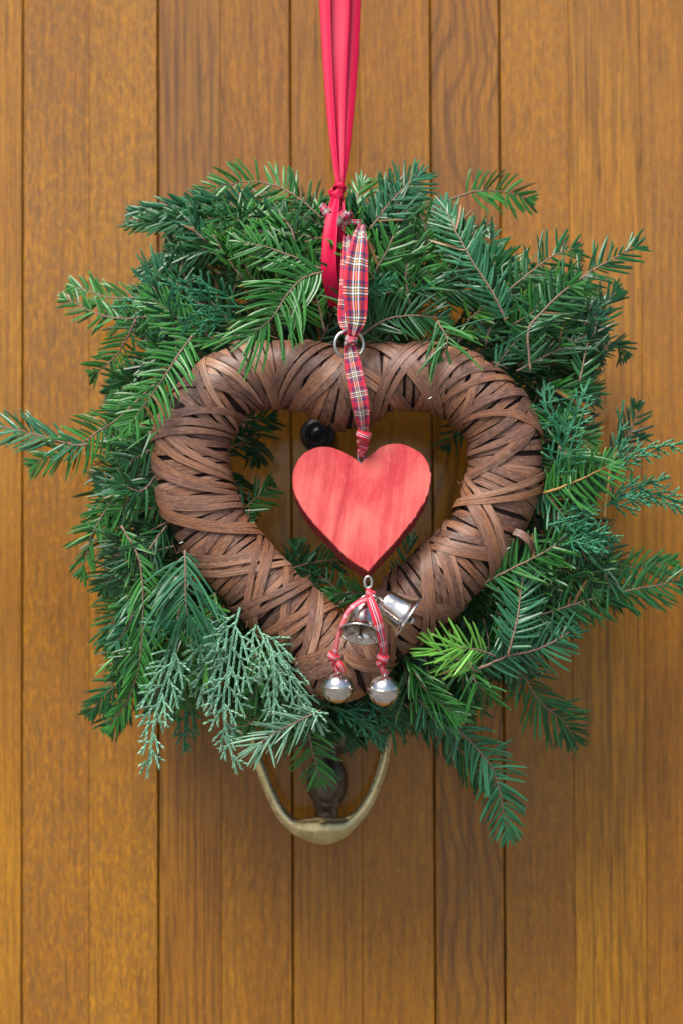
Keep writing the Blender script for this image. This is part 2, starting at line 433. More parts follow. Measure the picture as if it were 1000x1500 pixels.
# ------------------------------------------------------------ wicker heart ring
RY = -.100
cp = [(503, 575, 62), (452, 553, 54), (400, 547, 52), (347, 558, 54), (309, 590, 56), (285, 632, 59), (281, 682, 59), (291, 734, 58), (318, 786, 56), (352, 828, 55), (392, 868, 55), (428, 902, 54), (465, 934, 54),
      (500, 972, 62), (541, 934, 54), (584, 900, 55), (628, 862, 57), (672, 822, 56), (708, 778, 56), (730, 732, 57), (740, 682, 57), (735, 634, 57), (708, 592, 56), (664, 561, 54), (612, 552, 51), (556, 556, 53), (503, 575, 62)]
ctr = crom([(*P(a, b, RY), r*pxm(RY)) for a, b, r in cp], 521)[:-1]
NC = len(ctr)
Lc = np.linalg.norm(np.diff(ctr[:, :3], axis=0, append=ctr[:1, :3]), axis=1).sum()
# smoothed frame
pp = ctr[:, :3]
tan = np.roll(pp, -4, 0)-np.roll(pp, 4, 0)
for _ in range(14): tan = (np.roll(tan, 2, 0)+tan+np.roll(tan, -2, 0))/3
tan /= np.linalg.norm(tan, axis=1)[:, None]
cc = pp.mean(0)
out = np.stack([-tan[:, 2], 0*tan[:, 0], tan[:, 0]], 1)
if np.dot(out[NC//4], pp[NC//4]-cc) < 0: out = -out
def ring_pt(s, th, h):
    f = (s/Lc) % 1.0*NC; i = int(f) % NC; j = (i+1) % NC; t = f-int(f)
    c_ = pp[i]*(1-t)+pp[j]*t; o_ = out[i]*(1-t)+out[j]*t; o_ = o_/np.linalg.norm(o_); r = ctr[i, 3]*(1-t)+ctr[j, 3]*t
    return Vector(c_ + (r*.79-.0008+h)*math.cos(th)*np.array([0, -1., 0]) + (r*.95-.0010+h)*math.sin(th)*o_)
ring = tag(empty('wicker_heart', P(505, 760, RY)), 'heart shaped ring wound with flat brown wood strips, hanging over the evergreens', 'wicker heart')
V, F = [], []
for i in range(0, 260):
    for k in range(20): V.append(ring_pt(i/260*Lc, 2*math.pi*k/20, -.0008))
for i in range(260):
    for k in range(20): F.append((i*20+k, i*20+(k+1) % 20, ((i+1) % 260)*20+(k+1) % 20, ((i+1) % 260)*20+k))
mesh('core', V, F, MAT['core'], ring, True)
def strip(s0, slant, w, h, th0=-2.1, th1=2.1, thick=.0008, lift=0.0, n=19, bow=0.0):
    rm = .027
    V, F, U = [], [], []
    ph = random.random()*9
    for i in range(n):
        u = i/(n-1); th = th0+(th1-th0)*u
        s = s0+slant*math.sin(th/1.3)*.8 + bow*math.cos(th) + .0004*math.sin(ph+th*2.3)
        ds = slant*math.cos(th/1.3)*.8/1.3; dth = rm
        ln = math.hypot(ds, dth); ws, wt_ = dth/ln*w, -ds/ln*w/rm
        hh = h + lift*(1 if u > .9 else 0)
        wj = 1+.05*math.sin(ph*3+i*1.7)
        for (a, dh, uu) in ((-.5, 0, 0), (0, .00010, .5), (.5, 0, 1), (.5, -thick, 1), (-.5, -thick, 0)):
            V.append(ring_pt(s+ws*a*wj, th+wt_*a*wj, hh+dh)); U.append((uu, (th-th0)*rm/.006))
    for i in range(n-1):
        for k in range(5):
            a0 = i*5+k; a1 = i*5+(k+1) % 5
            F.append((a0, a1, a1+5, a0+5))
    F.append((4, 3, 2, 1, 0)); F.append(tuple((n-1)*5+k for k in range(5)))
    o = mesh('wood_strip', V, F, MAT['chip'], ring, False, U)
    o.data.shade_smooth(); o.data.set_sharp_from_angle(angle=R_(55))
    return o
rs = random.Random(34)
PX = pxm(RY-.02)
s = 0; bs = 0; run = 0
while s < Lc:      # under layer, runs of strips at a slight slant
    if run <= 0: run = rs.randint(3, 7); bs = rs.uniform(-18, 18)*PX
    run -= 1
    w = rs.choice((rs.uniform(8.5, 11), rs.uniform(10, 14)))*PX
    strip(s, bs+rs.gauss(0, 3)*PX, w, .0004+rs.random()*.0007)
    s += w + rs.choice((.6, 1.2, 1.8, 3.4))*PX
s = 0; sgn = 1; lay = 0
while s < Lc:      # over layers, ones, twos and threes laid aslant in alternating directions
    npar = rs.choice((1, 2, 2, 2, 3)); w = rs.uniform(9, 12.5)*PX
    sl = sgn*rs.choice((rs.uniform(22, 44), rs.uniform(44, 72)))*PX
    h = .0016+(lay % 5)*.00034+rs.random()*.0001
    for k in range(npar):
        strip(s+k*(w*1.16), sl+rs.gauss(0, 2.5)*PX, w*rs.uniform(.88, 1.05), h+rs.random()*.0002, bow=rs.gauss(0, 2.5)*PX, n=20)
    s += npar*w*1.05+rs.uniform(2, 13)*PX
    sgn = -sgn if rs.random() < .7 else sgn; lay += 1
# a loose end curling off the lower right of the ring
V, F, U = [], [], []
q = crom([(*P(x, y_, d),) for x, y_, d in ((752, 778, -.115), (764, 783, -.118), (774, 792, -.118), (779, 804, -.113), (776, 813, -.106))], 12)
for i, p in enumerate(q):
    for (dx, dz, uu) in ((-.0012, -.0022, 0), (.0012, .0022, 1), (.0016, .0020, 1), (-.0008, -.0024, 0)):
        V.append(Vector(p)+Vector((dx, (.0004 if uu else -.0002), dz))); U.append((uu, i*.3))
for i in range(11):
    for k in range(4): F.append((i*4+k, i*4+(k+1) % 4, i*4+4+(k+1) % 4, i*4+4+k))
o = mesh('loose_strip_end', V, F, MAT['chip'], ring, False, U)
# bright staples that pin the strips
for (a, b, ang, y) in ((232, 626, .3, -.112), (236, 648, 1.4, -.112), (266, 795, .4, -.113), (262, 537, -.6, -.114), (672, 511, .9, -.118), (686, 524, 1.2, -.118), (744, 803, .5, -.116), (651, 888, .6, -.116), (629, 583, .5, -.126), (435, 972, .9, -.114)):
    c = P(a, b, y); dx, dz = math.cos(ang)*.0012, math.sin(ang)*.0012
    V, F = tube([c+Vector((-dx, .0015, -dz)), c+Vector((-dx, 0, -dz)), c+Vector((dx, 0, dz)), c+Vector((dx, .0015, dz))], .00028, 5)
    mesh('staple', V, F, MAT['steel'], ring)

# ------------------------------------------------------------ evergreens
wreath = tag(empty('evergreen_wreath', P(520, 700, -.03)), 'bushy round wreath of fir and juniper sprigs tied behind the brown heart', 'wreath')
TT = [0, .07, .28, .55, .80, .93, 1.0]
WP = [.40, .82, 1.0, 1.0, .86, .58, .12]
needle_pool = []   # each: sprig index, base, dir, bend vector, normal, length, half width, tint, front
sprigs = []
def frames(q):
    n = len(q); T = []
    for i in range(n):
        a = q[max(0, i-1), :3]; b = q[min(n-1, i+1), :3]; T.append(Vector(b-a).normalized())
    return T
def sprig(pts, mat='green', nl=40, ang=58, sp=6.2, bend=.18, bushy=.0, wid=4.4, roll=0.0, bare=.04, label=None, stem_r=1.7, stem_mat='bark', dens=1, dark=0.0, tipf=.6, seed=None):
    """pts: (px, py, y) from cut end to tip; needles in two ranks, more round the twig when bushy"""
    r = random.Random(seed if seed is not None else len(sprigs)*13+5)
    W3 = [(*P(a, b, y),) for a, b, y in pts]
    L = sum((Vector(W3[i+1])-Vector(W3[i])).length for i in range(len(W3)-1))
    k = pxm(pts[0][2])
    n = max(8, int(L/k/8))
    q = crom(W3, n); T = frames(q)
    q[:, 0] += np.array([r.gauss(0, .35)*k for _ in range(n)]); q[:, 2] += np.array([r.gauss(0, .35)*k for _ in range(n)])
    rad = [k*stem_r*(1-.55*i/(n-1))*(1+r.uniform(-.12, .18)) for i in range(n)]
    V, F = tube(q, rad, 6)
    si = len(sprigs)
    root = mesh('fir_sprig', V, F, MAT[stem_mat], wreath, True)
    if label: root['label'] = label
    sprigs.append((root, MAT[mat]))
    cnt = int(L/(sp*k))*dens
    base_t = r.uniform(-.15, .35)
    gapf = r.choice((.03, .06, .12, .2))
    for j in range(cnt):
        u = bare+(1-bare)*(j+r.uniform(-.3, .3))/cnt; u = min(max(u, 0), .995)
        f = u*(n-1); i = int(f); t = f-i; p = Vector(q[i, :3]*(1-t)+q[min(i+1, n-1), :3]*t)
        Tn = T[min(i, n-1)]
        Nn = Vector((0, -1, 0)); Nn = (Nn-Tn*Nn.dot(Tn)).normalized()
        S = Tn.cross(Nn).normalized()
        rr = roll
        Nr = (Nn*math.cos(rr)+S*math.sin(rr)); Sr = (S*math.cos(rr)-Nn*math.sin(rr))
        for side in (-1, 1):
            if r.random() < gapf: continue
            env = min(1, .62+u*1.6) * (1 if u < .72 else 1-(1-tipf)*(u-.72)/.28)
            ln = nl*env*r.uniform(.8, 1.12)*k*(r.uniform(.4, .7) if r.random() < .05 else 1)
            a = R_(ang*(1-.42*max(0, u-.6)/.4) + r.gauss(0, 7 if r.random() < .85 else 18))
            el = r.gauss(.12, .2)
            if bushy and r.random() < bushy: el = r.uniform(.2, 1.3)
            d = (Tn*math.cos(a)+(Sr*side*math.cos(el)+Nr*math.sin(el))*math.sin(a)).normalized()
            bd = (Tn*bend*r.uniform(.3, 1.6)+Vector((0, .06, -.05))+Nr*r.gauss(0, .07))*ln
            hn = (Nr+Vector((r.gauss(0, .35), 0, r.gauss(0, .35)))).normalized()
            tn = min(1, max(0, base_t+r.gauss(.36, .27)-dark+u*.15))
            if r.random() < .012: tn = 2.0
            needle_pool.append((si, p, d, bd, hn, ln, wid*.5*k*r.uniform(.8, 1.15), tn, pts[-1][2]))
    # needles gathered at the bud
    p = Vector(q[-1, :3]); Tn = T[-1]; Nn = (Vector((0, -1, 0))-Tn*Vector((0, -1, 0)).dot(Tn)).normalized(); S = Tn.cross(Nn)
    for j in range(5):
        a = (j-2)*.33+r.gauss(0, .08)
        d = (Tn*math.cos(a)+S*math.sin(a)+Nn*r.uniform(-.1, .25)).normalized()
        needle_pool.append((si, p, d, Tn*0, Nn, nl*tipf*.85*k*r.uniform(.8, 1.1), wid*.46*k, min(1, base_t+.55), pts[-1][2]))
    return si
def needle_geo(nd):
    _, p, d, bd, hn, ln, hw, tn, _y = nd
    S = d.cross(hn).normalized(); V, U = [], []
    for t, w in zip(TT, WP):
        c = p+d*(ln*t)+bd*(t*t)
        dd = (d*ln+bd*2*t).normalized(); S2 = dd.cross(hn).normalized(); N2 = S2.cross(dd)
        ww = hw*w
        V += [c-S2*ww, c+N2*(ww*.30), c+S2*ww, c-N2*(ww*.32)]; U += [(0, t), (.5, t), (1, t), (.25, t)]
    return V, U
NF = [(i*4+k, i*4+(k+1) % 4, i*4+4+(k+1) % 4, i*4+4+k) for i in range(len(TT)-1) for k in range(4)] + [(3, 2, 1, 0), tuple((len(TT)-1)*4+k for k in range(4))]

def juniper(pts, mat='silver', ln=46, n_lat=13, seed=1, label=None, wid=1.0, stem_r=1.5, stem_mat=None, spread=40, fan=1.0):
    n_lat = max(6, int(n_lat*.8)); wid = wid*1.3
    """scale-leaved sprig: an axis, side twigs and short twiglets, each covered with small pointed scales"""
    r = random.Random(seed*7+3); k = pxm(pts[0][2])
    W3 = [(*P(a, b, y),) for a, b, y in pts]
    q = crom(W3, 36); T = frames(q); n = 36
    def scales(path, r0):
        """one twig: thin core with paired overlapping scale leaves"""
        path = [Vector(x) for x in path]
        L = sum((path[i+1]-path[i]).length for i in range(len(path)-1)); m = max(3, int(L/(3.4*k)))
        qq = crom([tuple(x) for x in path], m+1); V, F, tin, U = [], [], [], []
        tv, tf = tube(qq, [r0*(1-.35*i/m) for i in range(m+1)], 5); V += tv; F += tf; tin += [r.uniform(.2, .5)]*len(tv); U += [(.3, .4)]*len(tv)
        TTn = frames(qq)
        for i in range(m+1):
            p = Vector(qq[i, :3]); t = TTn[i]; a0 = t.orthogonal().normalized(); b0 = t.cross(a0); ph = (i % 2)*math.pi/2+r.uniform(-.3, .3)
            tt = r.uniform(.2, .9)
            for h in (0, math.pi):
                rd = a0*math.cos(ph+h)+b0*math.sin(ph+h)
                tip = p+t*(5.2*k*wid)+rd*(r0+1.3*k*wid); w = t.cross(rd)*(1.15*k*wid); o = len(V)
                V += [p+rd*r0*.5-w, p+rd*r0*.5+w, p+rd*(r0*1.25)+t*(2.0*k), tip]
                F += [(o, o+3, o+2), (o+2, o+3, o+1), (o, o+1, o+3), (o, o+2, o+1)]
                tin += [tt*.7, tt*.7, tt, min(1, tt+.3)]; U += [(.2, .2), (.2, .2), (.4, .5), (.2, .97 if r.random() < .35 else .8)]
        for b in range(1):   # pointed end
            o = len(V); p = Vector(qq[-1, :3]); t = TTn[-1]; a0 = t.orthogonal().normalized()*(1.2*k); b0 = t.cross(a0)
            V += [p+a0, p-a0*.5+b0*.86, p-a0*.5-b0*.86, p+t*5*k]; F += [(o, o+1, o+3), (o+1, o+2, o+3), (o+2, o, o+3)]; tin += [.8]*4; U += [(.2, .97)]*4
        return V, F, tin, U
    def add(name, groups, parent):
        V, F, A, U = [], [], [], []
        for v, f, t, u in groups:
            o = len(V); V += v; F += [tuple(i+o for i in x) for x in f]; A += t; U += u
        return mesh(name, V, F, MAT[mat], parent, False, U, A)
    if stem_mat:
        v, f = tube(q[:int(n*.6)], [k*stem_r*(1-.4*i/(n*.6)) for i in range(int(n*.6))], 6)
        root = mesh('juniper_sprig', v, f, MAT[stem_mat], wreath, True)
        add('leader', [scales(q[int(n*.25):, :3], 1.2*k)], root)
    else:
        root = add('juniper_sprig', [scales(q[:, :3], 1.35*k*stem_r/1.5)], wreath)
    if label: root['label'] = label
    side = 1
    for j in range(n_lat):
        u = .08+.88*(j+r.uniform(-.2, .2))/n_lat; i = min(n-2, int(u*(n-1))); p = Vector(q[i, :3]); t = T[i]
        Nn = (Vector((0, -1, 0))-t*Vector((0, -1, 0)).dot(t)).normalized(); S = t.cross(Nn)
        l = ln*k*fan*(1.05-.72*u)*r.uniform(.75, 1.15); a = R_(spread+r.gauss(0, 6)); el = r.gauss(.1, .35)
        d = (t*math.cos(a)+(S*side*math.cos(el)+Nn*math.sin(el))*math.sin(a)).normalized()
        e = p+d*l+t*(l*.18)+Vector((0, 0, -.1*l))
        groups = [scales([p, p+d*l*.5, e], 1.05*k)]
        m = max(1, int(l/(9.5*k))); s2 = 1
        for h in range(m):
            w = .18+.75*h/m; pb = p+d*(l*w)+t*(l*.18*w*w); d2 = (d*math.cos(.65)+d.cross(Nn)*(s2*math.sin(.65))+Nn*r.gauss(.1, .25)).normalized()
            l2 = l*(.55-.38*w)*r.uniform(.7, 1.2)+4*k; groups.append(scales([pb, pb+d2*l2*.5, pb+d2*l2+t*l2*.1], .9*k)); s2 = -s2
        add('twig', groups, root); side = -side

# --- mostly sprigs one can make out in the photograph, cut end first
F_ = -.118; M_ = -.095; B_ = -.06
NAMED = [
 dict(pts=[(474, 322, M_), (440, 292, M_), (405, 272, -.085), (360, 266, -.08), (296, 282, -.07)], mat='green', nl=40, ang=62, dark=-.25),
 dict(pts=[(474, 396, -.112), (440, 380, -.112), (390, 362, -.11), (355, 354, -.105)], mat='green', nl=46, ang=55, dark=-.1),
 dict(pts=[(474, 398, -.128), (444, 408, -.135), (420, 432, -.142), (402, 462, -.146), (370, 491, -.146)], mat='green', nl=64, ang=62, sp=5.4, bend=.42, wid=4.2, dark=-.12, tipf=.75),
 dict(pts=[(440, 335, M_), (360, 318, -.09), (280, 322, -.08), (195, 328, -.06)], mat='deep', nl=34, ang=48, bushy=.7, dens=2, sp=7, dark=-.2),
 dict(pts=[(430, 330, -.085), (350, 300, -.085), (270, 303, -.075), (200, 310, -.06)], mat='teal', nl=34, ang=50, bushy=.6, dens=2, sp=8, dark=.15),
 dict(pts=[(420, 370, M_), (350, 360, -.09), (280, 370, -.08), (215, 395, -.07)], mat='deep', nl=34, ang=48, bushy=.7, dens=2, sp=7, dark=-.2),
 dict(pts=[(470, 350, -.10), (420, 340, -.10), (370, 340, -.095)], mat='green', nl=40, ang=55, bushy=.3),
 dict(pts=[(280, 452, M_), (200, 466, -.08), (150, 462, -.07), (98, 438, -.06)], mat='green', nl=34, ang=60, sp=8),
 dict(pts=[(230, 430, -.07), (170, 437, -.065), (110, 420, -.05)], mat='green', nl=36, ang=55),
 dict(pts=[(200, 468, M_), (176, 514, -.085), (155, 536, -.08), (138, 548, -.07)], mat='green', nl=36, ang=62),
 dict(pts=[(282, 492, -.125), (260, 522, -.13), (238, 556, -.132), (192, 620, -.13)], mat='green', nl=44, ang=68, sp=5.8, dark=-.3),
 dict(pts=[(230, 560, -.10), (173, 613, -.095), (147, 630, -.09), (108, 656, -.085), (54, 678, -.075)], mat='green', nl=44, ang=60, sp=7, dark=-.1),
 dict(pts=[(130, 650, -.09), (110, 652, -.088), (69, 641, -.08), (20, 628, -.07), (-30, 620, -.06)], mat='teal', nl=42, ang=48, sp=6, dark=-.15),
 dict(pts=[(200, 690, M_), (165, 734, -.08), (135, 785, -.075), (122, 835, -.07)], mat='green', nl=40, ang=50),
 dict(pts=[(178, 770, -.105), (205, 825, -.108), (209, 920, -.108), (197, 1005, -.10), (163, 1062, -.085)], mat='green', nl=42, ang=40, sp=6.5),
 dict(pts=[(268, 860, -.10), (256, 930, -.10), (238, 990, -.09), (225, 1035, -.08)], mat='green', nl=40, ang=45),
 dict(pts=[(271, 806, -.122), (272, 845, -.125), (272, 880, -.125), (276, 905, -.122)], mat='teal', nl=74, ang=50, sp=4.6, bend=.3, wid=4.0, tipf=.8, dark=-.2),
 dict(pts=[(215, 930, -.08), (185, 985, -.07), (150, 1022, -.06), (135, 1040, -.055)], mat='deep', nl=38, ang=45, dark=-.25),
 dict(pts=[(200, 1000, -.06), (182, 1030, -.05), (160, 1060, -.045)], mat='deep', nl=36, ang=48, dark=-.1),
 dict(pts=[(470, 1040, -.105), (440, 1055, -.112), (400, 1075, -.118), (382, 1090, -.118)], mat='pale', nl=52, ang=40, sp=6, wid=3.2, bend=.05, tipf=.9),
 dict(pts=[(446, 1030, -.085), (452, 1070, -.082), (458, 1100, -.078), (468, 1140, -.068)], mat='green', nl=42, ang=62, sp=7.2, dark=-.1),
 dict(pts=[(620, 1020, -.09), (680, 1078, -.085), (717, 1120, -.08), (731, 1156, -.075), (742, 1219, -.065)], mat='teal', nl=46, ang=58, sp=5.6, dark=-.15),
 dict(pts=[(590, 1030, -.08), (650, 1075, -.07), (690, 1120, -.06), (705, 1150, -.05)], mat='deep', nl=40, ang=50),
 dict(pts=[(735, 950, -.09), (763, 986, -.085), (790, 1028, -.08), (823, 1055, -.07), (838, 1080, -.06)], mat='deep', nl=52, ang=50, sp=6, dark=-.1),
 dict(pts=[(730, 920, -.095), (818, 892, -.095), (864, 878, -.09), (910, 867, -.085), (974, 855, -.075), (994, 850, -.07)], mat='deep', nl=48, ang=62, sp=5.4, dark=-.2),
 dict(pts=[(790, 860, -.075), (840, 845, -.07), (900, 836, -.065), (980, 824, -.05)], mat='green', nl=42, ang=55, sp=6),
 dict(pts=[(742, 962, -.112), (750, 935, -.115), (757, 905, -.115), (765, 845, -.11)], mat='teal', nl=44, ang=62, sp=5.6, stem_r=2),
 dict(pts=[(700, 858, -.108), (742, 836, -.112), (790, 812, -.112), (838, 782, -.105)], mat='green', nl=42, ang=58, sp=5.6, stem_r=2),
 dict(pts=[(700, 980, -.105), (742, 962, -.107), (790, 950, -.105), (835, 925, -.095)], mat='teal', nl=44, ang=60, sp=6, stem_r=2.4),
 dict(pts=[(795, 722, -.108), (815, 716, -.112), (855, 700, -.113), (890, 682, -.11)], mat='green', nl=52, ang=72, sp=6, stem_r=2.2, stem_mat='bark_young', dark=-.15),
 dict(pts=[(890, 680, -.04), (912, 650, -.035), (928, 620, -.03), (932, 600, -.03)], mat='deep', nl=36, ang=48, dark=-.1),
 dict(pts=[(848, 560, -.105), (861, 499, -.10), (878, 455, -.09), (900, 428, -.08)], mat='deep', nl=44, ang=48, sp=6.5),
 dict(pts=[(878, 520, -.09), (893, 503, -.085), (906, 505, -.08), (915, 518, -.075)], mat='deep', nl=30, ang=45),
 dict(pts=[(776, 545, -.115), (773, 485, -.118), (795, 455, -.115), (824, 427, -.11), (861, 400, -.10), (902, 376, -.09), (928, 362, -.085)], mat='deep', nl=46, ang=58, sp=6.8, dark=-.15, stem_r=2.2),
 dict(pts=[(720, 448, -.11), (762, 410, -.108), (807, 376, -.10), (838, 364, -.09)], mat='deep', nl=46, ang=55, sp=6, dark=-.15),
 dict(pts=[(742, 474, -.115), (722, 431, -.118), (681, 366, -.115), (650, 303, -.10)], mat='teal', nl=46, ang=52, sp=5.4, dark=.0, stem_r=2),
 dict(pts=[(655, 294, -.06), (691, 281, -.055), (722, 279, -.05), (749, 284, -.045), (772, 291, -.04)], mat='green', nl=38, ang=60, sp=8, dark=-.1, bare=.25),
 dict(pts=[(540, 336, -.112), (556, 315, -.112), (578, 288, -.105), (611, 258, -.09)], mat='teal', nl=52, ang=52, sp=5.2, dark=-.15),
 dict(pts=[(515, 310, -.09), (522, 290, -.085), (530, 270, -.08)], mat='green', nl=36, ang=45),
 dict(pts=[(528, 492, -.108), (560, 470, -.112), (600, 462, -.112), (645, 466, -.105)], mat='deep', nl=44, ang=62, sp=5.4, stem_r=2),
 dict(pts=[(548, 400, -.115), (566, 368, -.118), (575, 345, -.118)], mat='green', nl=44, ang=55, dark=-.2, sp=8),
 dict(pts=[(545, 376, -.105), (580, 385, -.105), (640, 405, -.10)], mat='green', nl=44, ang=45, sp=6),
 dict(pts=[(560, 430, -.10), (620, 420, -.10), (690, 430, -.095), (745, 450, -.09)], mat='deep', nl=46, ang=40, dens=2, bushy=.5, sp=7),
 dict(pts=[(640, 470, -.12), (655, 500, -.125), (645, 520, -.12)], mat='green', nl=58, ang=50, sp=8, bend=.3),
 dict(pts=[(726, 962, -.130), (700, 952, -.138), (668, 948, -.146)], mat='bright', nl=60, ang=46, sp=6.6, bend=.05, wid=3.6, tipf=1.0, dark=-.2, bare=.3, seed=5),
 dict(pts=[(700, 985, -.128), (672, 968, -.136), (640, 952, -.142)], mat='bright', nl=48, ang=38, sp=8, bend=.05, wid=3.4, tipf=1.0, dark=-.1, bare=.2),
 dict(pts=[(250, 735, -.09), (205, 750, -.085), (160, 752, -.075), (138, 765, -.07)], mat='green', nl=40, ang=55),
 dict(pts=[(255, 800, -.10), (215, 812, -.095), (175, 835, -.085), (152, 862, -.075)], mat='deep', nl=42, ang=52),
 dict(pts=[(250, 850, -.08), (205, 872, -.08), (168, 905, -.07), (158, 940, -.065)], mat='green', nl=42, ang=50),
 dict(pts=[(230, 690, -.07), (190, 700, -.065), (150, 705, -.06)], mat='deep', nl=40, ang=52),
 dict(pts=[(455, 1015, -.09), (415, 1035, -.09), (378, 1050, -.08), (350, 1075, -.07)], mat='green', nl=38, ang=50),
 dict(pts=[(480, 1030, -.075), (440, 1060, -.07), (405, 1082, -.06)], mat='deep', nl=38, ang=50, dark=-.1),
 dict(pts=[(590, 1020, -.08), (578, 1052, -.075), (560, 1080, -.065)], mat='deep', nl=36, ang=48),
 dict(pts=[(500, 1035, -.06), (505, 1060, -.055), (515, 1085, -.05)], mat='deep', nl=36, ang=52),
 # behind the ring; upper ones added, tinted dark to deepen the opening's shade
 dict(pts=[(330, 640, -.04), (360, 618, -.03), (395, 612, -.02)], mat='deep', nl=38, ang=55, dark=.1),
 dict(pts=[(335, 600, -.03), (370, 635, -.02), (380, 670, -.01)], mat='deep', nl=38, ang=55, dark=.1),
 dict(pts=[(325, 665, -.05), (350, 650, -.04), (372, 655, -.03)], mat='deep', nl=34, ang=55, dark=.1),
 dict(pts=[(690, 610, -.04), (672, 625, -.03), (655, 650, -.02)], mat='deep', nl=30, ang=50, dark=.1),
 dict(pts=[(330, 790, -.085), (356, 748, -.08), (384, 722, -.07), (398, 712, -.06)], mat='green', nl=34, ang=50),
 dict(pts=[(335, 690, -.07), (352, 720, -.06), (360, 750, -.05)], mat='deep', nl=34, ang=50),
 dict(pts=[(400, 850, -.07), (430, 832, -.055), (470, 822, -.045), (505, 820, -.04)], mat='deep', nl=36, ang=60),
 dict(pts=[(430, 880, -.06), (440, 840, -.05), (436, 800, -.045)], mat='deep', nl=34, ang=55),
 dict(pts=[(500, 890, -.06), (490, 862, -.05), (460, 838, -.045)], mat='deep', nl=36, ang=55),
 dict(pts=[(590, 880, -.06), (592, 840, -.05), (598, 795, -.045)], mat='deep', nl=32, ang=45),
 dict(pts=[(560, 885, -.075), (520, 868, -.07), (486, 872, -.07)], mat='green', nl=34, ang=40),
]
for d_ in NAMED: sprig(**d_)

# --- the mass of greenery between them: sprigs in layers, flowing out from the ring
POLY = [(262, 318), (330, 306), (400, 296), (460, 305), (530, 290), (590, 278), (632, 305), (680, 335), (735, 365), (790, 400), (838, 415), (878, 452), (880, 500), (866, 545), (856, 600), (866, 640), (856, 700), (860, 760),
        (866, 800), (905, 838), (905, 872), (840, 900), (800, 940), (755, 970), (722, 998), (680, 1045), (630, 1062), (560, 1070), (500, 1070), (440, 1060), (380, 1040), (320, 1012), (270, 1020), (220, 1022), (182, 1000), (172, 950), (178, 880), (164, 800),
        (156, 740), (176, 690), (164, 640), (172, 580), (188, 520), (202, 460), (228, 405), (246, 360)]
def inside(x, y, poly):
    c = False; j = len(poly)-1
    for i in range(len(poly)):
        xi, yi = poly[i]; xj, yj = poly[j]
        if (yi > y) != (yj > y) and x < (xj-xi)*(y-yi)/(yj-yi)+xi: c = not c
        j = i
    return c
rf = random.Random(99)
ringpx = [(a, b) for a, b, _ in cp[:-1]]
inner = [(503, 640), (455, 606), (400, 596), (355, 606), (340, 660), (345, 730), (375, 780), (430, 830), (500, 878), (560, 840), (620, 800), (665, 760), (690, 690), (680, 630), (640, 605), (560, 605)]
placed = 0; tries = 0
layers = [(.022, 60, 'deep', .15), (-.005, 80, 'deep', .15), (-.038, 100, 'deep', .10), (-.063, 100, 'deep', -.05), (-.088, 80, 'mix', .05), (-.103, 34, 'mix', .0)]  # layers nearer the door tinted darker, depth shade put into needle colour
spots = []
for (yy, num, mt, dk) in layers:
    got = 0; tries = 0
    while got < num and tries < 6000:
        tries += 1
        x, y = rf.uniform(130, 930), rf.uniform(250, 1090)
        if not inside(x, y, POLY) or inside(x, y, inner): continue
        if any(math.hypot(x-a, y-b) < 27 and l == yy for a, b, l in spots): continue
        # flow: outward, swept downwards at the sides
        dx, dy = x-510, y-690
        rr = math.hypot(dx, dy); ux, uy = dx/rr, dy/rr
        tx, ty = -uy, ux
        tw = rf.gauss(0, .55)
        vx, vy = ux+tx*tw, uy+ty*tw
        if yy < -.08 and min(math.hypot(x-a, y-b) for a, b in ringpx) < 50 : continue
        vy += .25 if y > 500 else -.05
        n_ = math.hypot(vx, vy); vx, vy = vx/n_, vy/n_
        ll = rf.uniform(80, 125)
        ex, ey = x+vx*ll, y+vy*ll
        if not inside(ex, ey, POLY):
            ll *= .5; ex, ey = x+vx*ll, y+vy*ll
            if not inside(ex, ey, POLY):
                ll *= .6; ex, ey = x+vx*ll, y+vy*ll
                if not inside(ex-vx*12, ey-vy*12, POLY): continue
        if any(inside(505+(x+vx*ll*f-505)/1.12, 730+(y+vy*ll*f-730)/1.12, inner) for f in (-.25, 0, .3, .6, 1.0, 1.25)): continue
        spots.append((x, y, yy)); cu = rf.gauss(0, 10)
        bx_, by_ = x-vx*20, y-vy*20
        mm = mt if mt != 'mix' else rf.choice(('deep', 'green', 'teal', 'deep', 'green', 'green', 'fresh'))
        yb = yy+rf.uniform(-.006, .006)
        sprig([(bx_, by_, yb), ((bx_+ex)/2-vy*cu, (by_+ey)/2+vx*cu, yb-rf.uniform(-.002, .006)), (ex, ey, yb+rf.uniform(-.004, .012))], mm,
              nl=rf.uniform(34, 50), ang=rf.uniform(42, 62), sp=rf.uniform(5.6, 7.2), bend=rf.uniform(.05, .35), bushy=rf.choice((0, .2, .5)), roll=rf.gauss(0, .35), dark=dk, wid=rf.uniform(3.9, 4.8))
        got += 1

# needles: the 300 that show largest are parts, the rest of each sprig is one mass
order = sorted(range(len(needle_pool)), key=lambda i: -(needle_pool[i][5]*(1+6*max(0, -needle_pool[i][8]-.10)*10)))
big = set(order[:300])
acc = {}
for i, nd in enumerate(needle_pool):
    V, U = needle_geo(nd); root, mt = sprigs[nd[0]]
    if i in big:
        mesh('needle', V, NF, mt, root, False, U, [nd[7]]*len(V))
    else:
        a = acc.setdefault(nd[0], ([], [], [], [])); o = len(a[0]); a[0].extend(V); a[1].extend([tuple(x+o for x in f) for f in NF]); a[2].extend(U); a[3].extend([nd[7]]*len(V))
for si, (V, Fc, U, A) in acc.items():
    mesh('needles', V, Fc, sprigs[si][1], sprigs[si][0], False, U, A, 'stuff')

